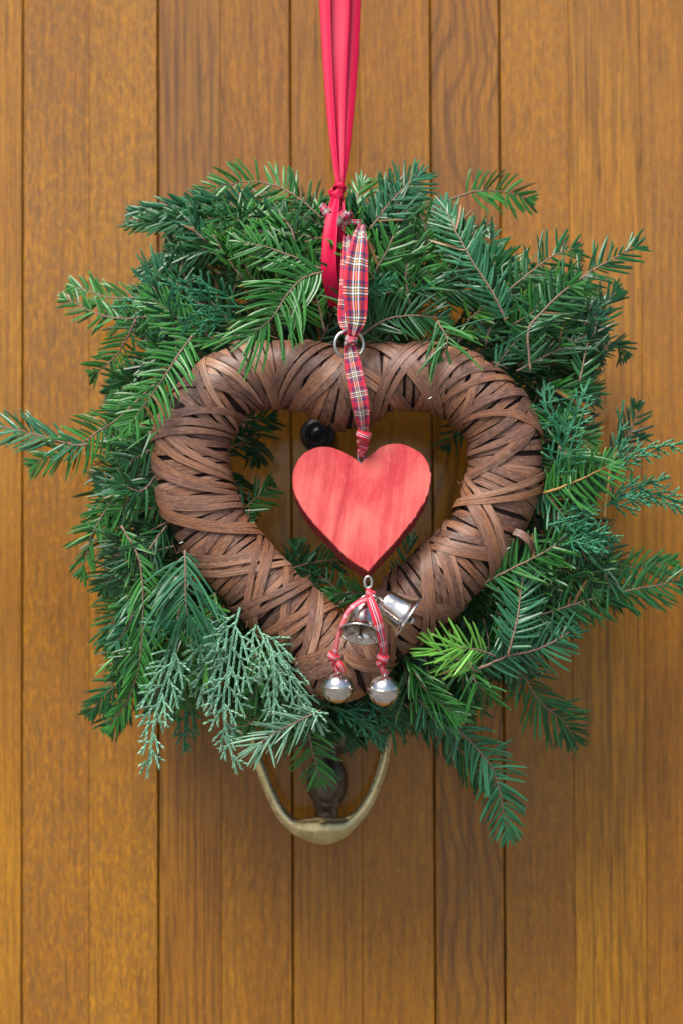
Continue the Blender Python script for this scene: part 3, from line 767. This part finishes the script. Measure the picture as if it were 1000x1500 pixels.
# splinters and loose fibres lifting off the ring
for i in range(26):
    s_ = rs.random()*Lc; th = rs.choice((-1, 1))*rs.uniform(.9, 1.5); a_ = ring_pt(s_, th, .0035); b_ = ring_pt(s_+rs.uniform(-1, 1)*.006, th+rs.uniform(-.1, .2), .0045+rs.random()*.002); c_ = ring_pt(s_+rs.uniform(-1, 1)*.010, th, .005+rs.random()*.003)
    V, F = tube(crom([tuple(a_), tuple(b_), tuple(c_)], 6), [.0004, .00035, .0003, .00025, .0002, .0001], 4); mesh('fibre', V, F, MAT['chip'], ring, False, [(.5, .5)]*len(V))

# --- junipers
JUN = [
 dict(pts=[(262, 930, -.112), (250, 975, -.115), (232, 1030, -.112), (224, 1075, -.108), (216, 1136, -.10)], ln=46, n_lat=17, seed=1),
 dict(pts=[(352, 890, -.118), (342, 930, -.122), (334, 985, -.12), (328, 1046, -.115), (346, 1130, -.105)], ln=58, n_lat=20, seed=2),
 dict(pts=[(372, 905, -.112), (396, 960, -.116), (402, 1010, -.112), (400, 1068, -.105)], ln=46, n_lat=16, seed=3),
 dict(pts=[(392, 940, -.108), (425, 990, -.11), (450, 1030, -.108), (472, 1074, -.10)], ln=44, n_lat=15, seed=4),
 dict(pts=[(345, 900, -.115), (310, 930, -.115), (282, 960, -.11), (258, 990, -.105)], ln=38, n_lat=13, seed=5),
 dict(pts=[(300, 900, -.11), (262, 918, -.112), (232, 912, -.112), (205, 912, -.108)], mat='jade', ln=26, n_lat=9, seed=6),
 dict(pts=[(265, 1000, -.05), (272, 1040, -.045), (270, 1100, -.04)], mat='jade', ln=36, n_lat=10, seed=7),
 dict(pts=[(330, 950, -.10), (305, 990, -.10), (290, 1030, -.095)], mat='silver', ln=36, n_lat=10, seed=8),
 dict(pts=[(360, 450, -.10), (300, 448, -.104), (240, 446, -.10), (168, 450, -.085)], mat='jade', ln=44, n_lat=16, seed=9),
 dict(pts=[(350, 470, -.105), (310, 468, -.108), (270, 478, -.105), (225, 488, -.10)], mat='jade', ln=36, n_lat=12, seed=10),
 dict(pts=[(320, 430, -.10), (270, 422, -.10), (210, 410, -.09)], mat='jade', ln=28, n_lat=9, seed=11),
 dict(pts=[(812, 705, -.112), (824, 660, -.116), (842, 610, -.115), (862, 558, -.105)], mat='jade', ln=40, n_lat=16, seed=12),
 dict(pts=[(830, 640, -.11), (800, 600, -.11), (796, 560, -.10)], mat='jade', ln=30, n_lat=9, seed=13),
 dict(pts=[(884, 760, -.09), (893, 690, -.088), (905, 640, -.08), (912, 590, -.07)], mat='jade', ln=34, n_lat=10, seed=14, stem_mat='bark_young', stem_r=3.2),
 dict(pts=[(893, 690, -.09), (920, 668, -.088), (955, 655, -.08), (1030, 646, -.07)], mat='jade', ln=32, n_lat=16, seed=15, spread=32),
 dict(pts=[(882, 742, -.09), (915, 728, -.09), (950, 722, -.08), (1010, 742, -.07)], mat='jade', ln=40, n_lat=15, seed=16, spread=34),
 dict(pts=[(910, 730, -.09), (940, 712, -.085), (978, 700, -.08)], mat='jade', ln=24, n_lat=8, seed=17),
 dict(pts=[(820, 800, -.108), (850, 790, -.11), (880, 785, -.10), (905, 795, -.09)], mat='jade', ln=40, n_lat=14, seed=18),
 dict(pts=[(800, 770, -.11), (835, 760, -.11), (870, 740, -.10)], mat='jade', ln=36, n_lat=12, seed=19),
 dict(pts=[(490, 1035, -.09), (520, 1050, -.088), (550, 1075, -.08), (566, 1092, -.07)], mat='jade', ln=32, n_lat=12, seed=20),
 dict(pts=[(540, 1030, -.08), (570, 1048, -.075), (600, 1060, -.07)], mat='jade', ln=30, n_lat=9, seed=21),
 dict(pts=[(536, 430, -.12), (552, 418, -.122), (575, 410, -.12)], mat='jade', ln=26, n_lat=8, seed=22),
]
for d_ in JUN: juniper(**d_)
# green wire that binds the sprigs
for w_ in ([(600, 512, -.10), (640, 490, -.122), (700, 470, -.124), (740, 462, -.12), (790, 432, -.10)], [(720, 512, -.11), (745, 500, -.124), (790, 474, -.124), (815, 468, -.11)], [(768, 600, -.11), (800, 590, -.124), (850, 580, -.12), (880, 575, -.10)],
           [(794, 656, -.11), (820, 664, -.124), (860, 672, -.124), (890, 682, -.10)], [(600, 430, -.11), (660, 400, -.122), (676, 370, -.12)]):
    q = crom([(*P(*p),) for p in w_], 24); V, F = tube(q, .00045, 6); mesh('wire_loop', V, F, MAT['wire'], wreath, True)

# ------------------------------------------------------------ ribbons
def ribbon(name, pts, mat, parent=None, folds=(0, 0, 0), nu=13, nv=60, thick=.0003, vscale=1.0, roll=None, crown=0.0):
    """pts: (px, py, y, width px, roll); the cloth's cross-section is waved by folds (amount m, waves, phase)"""
    q = crom([(*P(a, b, y), w*pxm(y), r) for a, b, y, w, r in pts], nv); T = frames(q)
    V, F, U = [], [], []; acc_ = 0; wm = max(p[3] for p in pts)*pxm(pts[0][2])
    for i in range(nv):
        if i: acc_ += np.linalg.norm(q[i, :3]-q[i-1, :3])
        T_ = T[i]; N = (Vector((0, -1, 0))-T_*Vector((0, -1, 0)).dot(T_)).normalized(); S = T_.cross(N).normalized()
        if S.x < 0: S = -S
        S = S*math.cos(q[i, 4])+N*math.sin(q[i, 4]); N2 = N*math.cos(q[i, 4])-S*math.sin(q[i, 4])
        v = i/(nv-1)
        for k in range(nu):
            u = k/(nu-1)
            off = folds[0]*math.sin(2*math.pi*folds[1]*u+folds[2]+v*1.2)+crown*(1-(2*u-1)**2)
            V.append(Vector(q[i, :3])+S*((u-.5)*q[i, 3])+N2*off); U.append((u, acc_/wm*vscale))
    for i in range(nv-1):
        for k in range(nu-1): F.append((i*nu+k, i*nu+k+1, (i+1)*nu+k+1, (i+1)*nu+k))
    o = mesh(name, V, F, mat, parent, True, U)
    md = o.modifiers.new('thickness', 'SOLIDIFY'); md.thickness = thick; md.offset = 0
    return o
def wrap(name, px, py, y, rx, rz, width, tilt, mat, parent, rd=None, yaw=0.0):
    """a band of cloth wound once round a knot"""
    c = P(px, py, y); k = pxm(y); n = 28; nu = 5; V, F, U = [], [], []
    M = Euler((0, tilt, yaw)).to_matrix()
    for i in range(n):
        a = 2*math.pi*i/n
        for j in range(nu):
            u = j/(nu-1); bul = 1+.16*math.sin(math.pi*u)
            V.append(c+M @ Vector((math.cos(a)*rx*k*bul, math.sin(a)*(rd or rx)*k*bul, (u-.5)*width*k+rz*k*math.sin(a)))); U.append((u, i/n*3))
    for i in range(n):
        for j in range(nu-1): F.append((i*nu+j, i*nu+j+1, ((i+1) % n)*nu+j+1, ((i+1) % n)*nu+j))
    o = mesh(name, V, F, mat, parent, True, U); md = o.modifiers.new('thickness', 'SOLIDIFY'); md.thickness = .0006; return o

rr = tag(empty('satin_ribbon', P(498, 285, -.09)), 'crimson satin ribbon hanging from above, knotted over the wreath', 'ribbon')
ribbon('strand', [(493, -120, -.044, 44, .15), (495, 0, -.053, 36, .15), (494, 90, -.063, 30, .15), (494, 170, -.072, 24, .2), (496, 235, -.083, 16, .3), (497, 272, -.090, 10, .4)], MAT['satin'], rr, (.00035, 1.5, .3), crown=.0003, nv=80)
ribbon('strand', [(514, -120, -.040, 34, -.22), (516, 0, -.048, 25, -.25), (513, 90, -.058, 23, -.3), (508, 170, -.070, 20, -.3), (503, 235, -.082, 15, -.3), (499, 272, -.090, 9, -.3)], MAT['satin'], rr, (.0003, 1.2, 2.2), crown=.0002, nv=80)
ribbon('strand', [(474, -120, -.047, 22, .5), (476, 0, -.058, 18, .45), (480, 90, -.067, 15, .45), (485, 170, -.076, 13, .5), (491, 235, -.086, 9, .6), (496, 270, -.092, 7, .5)], MAT['satin'], rr, (.0003, .8, 1.0), crown=.0001, nv=60)
wrap('knot', 492, 284, -.096, 7, 4, 15, R_(-28), MAT['satin'], rr, 7)
wrap('knot', 497, 276, -.095, 7, -4, 8, R_(30), MAT['satin'], rr, 6)
ribbon('loop', [(492, 288, -.100, 12, .1), (488, 312, -.108, 20, .45), (484, 345, -.114, 26, .55), (482, 385, -.116, 27, .5), (485, 415, -.112, 25, .4), (492, 450, -.100, 20, .2)], MAT['satin'], rr, (.0012, .75, 2.6), crown=.0, nv=60)
ribbon('loop', [(498, 290, -.097, 12, 0), (499, 320, -.106, 15, -.5), (498, 365, -.111, 17, -.7), (497, 405, -.110, 18, -.6), (494, 450, -.099, 14, -.2)], MAT['satin'], rr, (.0009, .7, 1.5), crown=.0, nv=50)

tr = tag(empty('tartan_ribbon', P(515, 420, -.13)), 'wide red tartan ribbon threaded through the steel ring and holding the red heart', 'ribbon')
MT = MAT['tartan']
ribbon('tail', [(488, 330, -.102, 8, .3), (480, 312, -.106, 13, .3), (470, 300, -.104, 9, .6)], MT, tr, (.0004, .5, 0), nv=24)
ribbon('bow', [(496, 330, -.115, 8, .2), (503, 316, -.120, 15, .3), (509, 312, -.120, 12, .6), (514, 322, -.114, 7, .9)], MT, tr, (.0005, .5, 0), nv=24, crown=.001)
ribbon('bow', [(498, 332, -.112, 7, 0), (512, 325, -.118, 7, .5), (528, 326, -.122, 8, .5)], MT, tr, (.0003, .5, 0), nv=20)
ribbon('band', [(508, 345, -.112, 12, .1), (510, 385, -.122, 22, .3), (510, 430, -.128, 27, .3), (508, 465, -.130, 26, .2), (511, 490, -.132, 14, .1)], MT, tr, (.0011, 1.6, 1.0), nv=60, crown=.0003)
ribbon('band', [(529, 330, -.124, 10, 0), (526, 352, -.132, 24, -.1), (521, 395, -.137, 36, -.15), (520, 435, -.138, 37, -.15), (521, 468, -.137, 29, -.1), (516, 492, -.134, 12, 0)], MT, tr, (.0010, 1.7, .2), nv=70, crown=.0004, nu=25)
wrap('knot', 514, 497, -.134, 7, 2, 9, R_(15), MT, tr, 7)
wrap('knot', 512, 503, -.135, 6.5, -2, 6, R_(-20), MT, tr, 7)
ribbon('band', [(511, 506, -.135, 14, 0), (515, 530, -.136, 23, .1), (521, 560, -.137, 25, .15), (527, 590, -.136, 25, .1), (530, 612, -.131, 21, 0), (532, 632, -.124, 13, 0)], MT, tr, (.0009, 1.6, 2.4), nv=60, crown=.0003, nu=21)
ribbon('band', [(519, 508, -.133, 9, -.4), (525, 535, -.134, 12, -.6), (531, 565, -.134, 14, -.6), (536, 600, -.132, 12, -.5), (534, 632, -.124, 8, 0)], MT, tr, (.0005, .6, .4), nv=50)
for (a, b, rx, w, tl, rz) in ((532, 637, 8.5, 11, .35, 2), (531, 646, 7, 7, -.3, -2), (531, 653, 6, 6, .5, 2), (530, 660, 5.5, 6, -.4, -2), (529, 667, 4.5, 5, .4, 1)):
    wrap('knot', a, b, -.124+max(0, b-640)*.0005, rx, rz, w, tl, MAT['tartan_narrow'], tr, rx*.9)

# steel ring that the ribbon passes through
kr = crom([(*(P(511+20.5*math.cos(a), 504.5-20.5*math.sin(a), -.131+.004*math.cos(a))),) for a in np.linspace(0, 2*math.pi, 33)], 49)[:-1]
V, F = tube(kr, .0011, 12, closed=True)
tag(mesh('steel_ring', V, F, MAT['steel'], None, True), 'plain round grey steel ring that the tartan ribbon is knotted to', 'ring')

# ------------------------------------------------------------ red wooden heart
TILT = R_(20)
hc = P(530, 742, -.128)
left = [(529, 677), (521, 670), (511, 663.5), (494, 655), (478, 651), (459, 653), (441, 665), (431, 682), (428, 702), (432, 724), (445, 748), (462, 770), (480, 789), (508, 818), (538, 838)]
right = [(538, 838), (559, 815), (586, 786), (610, 754), (624, 730), (631, 706), (631, 688), (624, 669), (608, 655), (585, 646.5), (562, 650), (547, 660), (536, 669), (529, 677)]
kk = pxm(-.13)
loop = [tuple(x) for x in crom(left, 60)][:-1] + [tuple(x) for x in crom(right, 60)][:-1]
ct, stt = math.cos(TILT), math.sin(TILT)
def to3(u, w, d):   # in the plane of the board (u across, w up), d out of its face
    return Vector((u, w*(-stt) - d*ct, w*ct - d*stt)) if False else Vector((u, w*stt - d*ct, w*ct + d*stt))
hroot = tag(empty('wooden_heart', hc), 'flat red stained wooden heart hanging in the opening of the brown wicker heart', 'wooden heart')
rh = random.Random(4)
pl = [((a-530)*kk, (742-b)*kk/ct) for a, b in loop]
N = len(pl); TH = .0165
nrmv = []
for i in range(N):
    a = Vector(pl[i-1]); b = Vector(pl[(i+1) % N]); t = (b-a).normalized(); nrmv.append(Vector((-t.y, t.x)))
area = sum(pl[i-1][0]*pl[i][1]-pl[i][0]*pl[i-1][1] for i in range(N))
if area < 0: sgn_ = 1
else: sgn_ = -1
nrmv = [v*sgn_ for v in nrmv]
jit = [rh.gauss(0, .00022 if 70 < i < 95 else .00009) for i in range(N)]
def ringv(inset, d, j=0):
    return [hc+to3(pl[i][0]-nrmv[i].x*(inset+jit[i]*j), pl[i][1]-nrmv[i].y*(inset+jit[i]*j), d) for i in range(N)]
face_ring = ringv(.0006, 0, 1)
bm = bmesh.new()
vs = [bm.verts.new(v-hc) for v in face_ring]
f = bm.faces.new(vs); bmesh.ops.triangulate(bm, faces=[f])
r1 = [bm.verts.new(v-hc) for v in ringv(0.0001, -.0007, 1)]
for i in range(N): bm.faces.new((vs[i], vs[(i+1) % N], r1[(i+1) % N], r1[i]))
bmesh.ops.recalc_face_normals(bm, faces=bm.faces)
me = bpy.data.meshes.new('face'); bm.to_mesh(me); bm.free(); me.materials.append(MAT['red_face'])
fo = bpy.data.objects.new('face', me); COL.objects.link(fo); fo.parent = hroot
V = []
for d_, ins, j in ((-.0007, .0001, 1), (-.004, 0, .6), (-.0085, .0002, 1), (-.0125, 0, .8), (-TH, .0003, 1)):
    V += [v-hc for v in ringv(ins, d_, j)]
F = [(k*N+i, k*N+(i+1) % N, (k+1)*N+(i+1) % N, (k+1)*N+i) for k in range(4) for i in range(N)] + [tuple(4*N+i for i in range(N))]
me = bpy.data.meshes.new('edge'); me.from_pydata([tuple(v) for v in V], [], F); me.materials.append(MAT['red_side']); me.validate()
bm = bmesh.new(); bm.from_mesh(me); bmesh.ops.recalc_face_normals(bm, faces=bm.faces); bm.to_mesh(me); bm.free()
fo = bpy.data.objects.new('edge', me); COL.objects.link(fo); fo.parent = hroot
def hoop(px, py, y, rx, rz, wire, parent, name='eye_hook'):
    q = [P(px+rx*math.cos(a), py-rz*math.sin(a), y) for a in np.linspace(0, 2*math.pi, 25)][:-1]
    V, F = tube(q, wire, 8, closed=True); return mesh(name, V, F, MAT['steel'], parent, True)
YT = -.1545
hoop(538.5, 853, YT, 5.4, 8.5, .00085, hroot)
hoop(529, 671, -.109, 5, 7, .0008, hroot)

# ------------------------------------------------------------ bells on their narrow ribbon
lr = tag(empty('narrow_tartan_ribbon', P(540, 870, YT)), 'narrow tartan ribbon tied below the red heart with two hanging ends', 'ribbon')
MN = MAT['tartan_narrow']
ribbon('band', [(538, 860, YT, 6, 0), (540, 868, YT-.001, 9, 0), (543, 877, YT-.002, 8, 0)], MN, lr, nv=14, nu=5)
wrap('knot', 542, 869, YT-.001, 5, 1, 8, .4, MN, lr, 4)
wrap('knot', 541, 877, YT-.002, 5.5, -1, 6, -.5, MN, lr, 4)
ribbon('left_end', [(540, 877, -.158, 8, .2), (524, 883, -.160, 9, .6), (508, 897, -.161, 8, .8), (498, 922, -.158, 7, .9), (493, 945, -.153, 7, .7), (490, 960, -.150, 8, .3)], MN, lr, (.0004, .5, 0), nu=7, nv=50)
wrap('knot', 489, 961, -.150, 7, 2, 8, .5, MN, lr, 6); wrap('knot', 491, 969, -.149, 5.5, -2, 6, -.4, MN, lr, 5)
ribbon('left_tail', [(491, 966, -.151, 8, 0), (498, 975, -.152, 10, .2), (503, 984, -.150, 7, .3)], MN, lr, nu=5, nv=14)
ribbon('left_tail', [(490, 968, -.150, 6, 0), (492, 980, -.149, 6, .2), (498, 987, -.147, 8, .1)], MN, lr, nu=5, nv=14)
ribbon('right_end', [(541, 876, -.160, 10, 0), (546, 890, -.164, 14, -.1), (553, 912, -.165, 15, -.2), (559, 938, -.160, 12, -.2), (562, 957, -.154, 10, 0)], MN, lr, (.0004, .5, 1), nu=7, nv=50, crown=.0006)
wrap('knot', 560, 963, -.153, 7, 2, 8, .4, MN, lr, 6); wrap('knot', 558, 971, -.152, 6, -2, 7, -.4, MN, lr, 5)
ribbon('right_tail', [(557, 972, -.153, 9, 0), (560, 982, -.152, 8, .2), (566, 989, -.149, 9, .2)], MN, lr, nu=5, nv=14)

def cup_bell(mouth, crown, rad, y, label, fwd):
    """mouth, crown: centres in the picture; fwd: how far the mouth leans towards the viewer"""
    m_ = P(mouth[0], mouth[1], y-fwd); c_ = P(crown[0], crown[1], y); k = pxm(y); ax = (m_-c_); L = ax.length; ax.normalize(); r = rad*k
    pf = [(.0, 0), (.30, .0), (.48, .02), (.565, .08), (.60, .18), (.62, .35), (.66, .55), (.72, .72), (.80, .84), (.90, .90), (.93, .905), (.94, .93), (1.0, .945), (1.01, .98), (.98, 1.0), (.93, .985), (.86, .94), (.74, .82), (.66, .68), (.60, .5), (.56, .3), (.54, .12), (.4, .06), (0, .05)]
    V, F = lathe([(a*r, b*L) for a, b in pf], c_, ax, 56)
    b = tag(mesh('cup_bell', V, F, MAT['nickel'], None, True), label, 'bell')
    V, F = lathe([(0, L*.1), (.0009, L*.1), (.0009, L*.98), (.0016, L*1.0), (.0026, L*1.07), (.0026, L*1.14), (.0014, L*1.19), (0, L*1.2)], c_, ax, 14)
    mesh('clapper', V, F, MAT['nickel'], b, True)
    u = ax.orthogonal().normalized(); q = [c_-ax*.0016+(Vector((1, 0, 0))*math.cos(a)-ax*math.sin(a))*.0026 for a in np.linspace(-.4, math.pi+.4, 16)]
    V, F = tube(q, .0005, 6); mesh('hanging_loop', V, F, MAT['steel'], b, True); return b
cup_bell((527, 930), (534, 886), 32, -.146, 'silver cup bell with its mouth down, between the two tartan ribbon ends', .011)
cup_bell((598, 907), (557, 880), 35, -.144, 'silver cup bell tipped on its side to the right of the tartan ribbon', .001)
# thin wire from the knot to both cup bells
wr = tag(empty('bell_wire', P(540, 876, -.155)), 'thin bright wire arched from the ribbon knot to both cup bells', 'wire')
for w_ in ([(541, 873, -.156), (533, 873, -.158), (526, 879, -.157), (530, 886, -.150)], [(541, 871, -.156), (550, 874, -.158), (558, 880, -.152), (562, 884, -.148)]):
    q = crom([(*P(*p),) for p in w_], 20); V, F = tube(q, .0005, 7); mesh('wire', V, F, MAT['steel'], wr, True)

def jingle(px, py, y, r, tilt, label):
    c = P(px, py, y); k = pxm(y); R = r*k; ax = Vector((math.sin(tilt), .04, -math.cos(tilt))).normalized()
    pf = []
    for i in range(33):
        a = math.pi*i/32; pf.append((R*math.sin(a), -R*math.cos(a)))
    out_ = []
    for rr_, h in pf:
        out_.append((rr_, h))
    seam = [(R*.97, -.0014), (R*1.10, -.0013), (R*1.14, -.0007), (R*1.10, -.0001), (R*.97, .0001)]
    V, F = lathe(out_, c, ax, 56); b = tag(mesh('jingle_bell', V, F, MAT['nickel'], None, True), label, 'jingle bell')
    V, F = lathe(seam, c, ax, 56); mesh('seam', V, F, MAT['nickel'], b, True)
    V, F = lathe([(R*.17, -R*.985), (R*.2, -R*1.05), (R*.12, -R*1.09), (0, -R*1.09)], c, ax, 20); mesh('boss', V, F, MAT['nickel'], b, True)
    q = [c-ax*(R*1.06)+(Vector((1, 0, 0))*math.cos(a)*.0019-ax*math.sin(a)*.0030) for a in np.linspace(-.2, math.pi+.2, 16)]
    V, F = tube(q, .00045, 6); mesh('hanging_loop', V, F, MAT['steel'], b, True)
    # cross slot in the lower half
    u = ax.orthogonal().normalized(); w = ax.cross(u)
    for dv in (u, w):
        Vs, Fs = [], []
        for i in range(17):
            a = R_(-62+124*i/16); d = ax*math.cos(a)+dv*math.sin(a); s_ = ax.cross(dv).normalized()*(R*.05)
            for (sg, rad_) in ((-1, 1.006), (1, 1.006), (1, .97), (-1, .97)): Vs.append(c+d*(R*rad_)+s_*sg)
        for i in range(16):
            for kx in range(4): Fs.append((i*4+kx, i*4+(kx+1) % 4, i*4+4+(kx+1) % 4, i*4+4+kx))
        mesh('slot', Vs, Fs, MAT['dark_metal'], b)
    return b
jingle(495, 1008, -.146, 22.5, -.04, 'round silver jingle bell on the shorter left ribbon end')
jingle(561, 1012, -.148, 23, -.09, 'round silver jingle bell on the right ribbon end, beside the bright green needles')
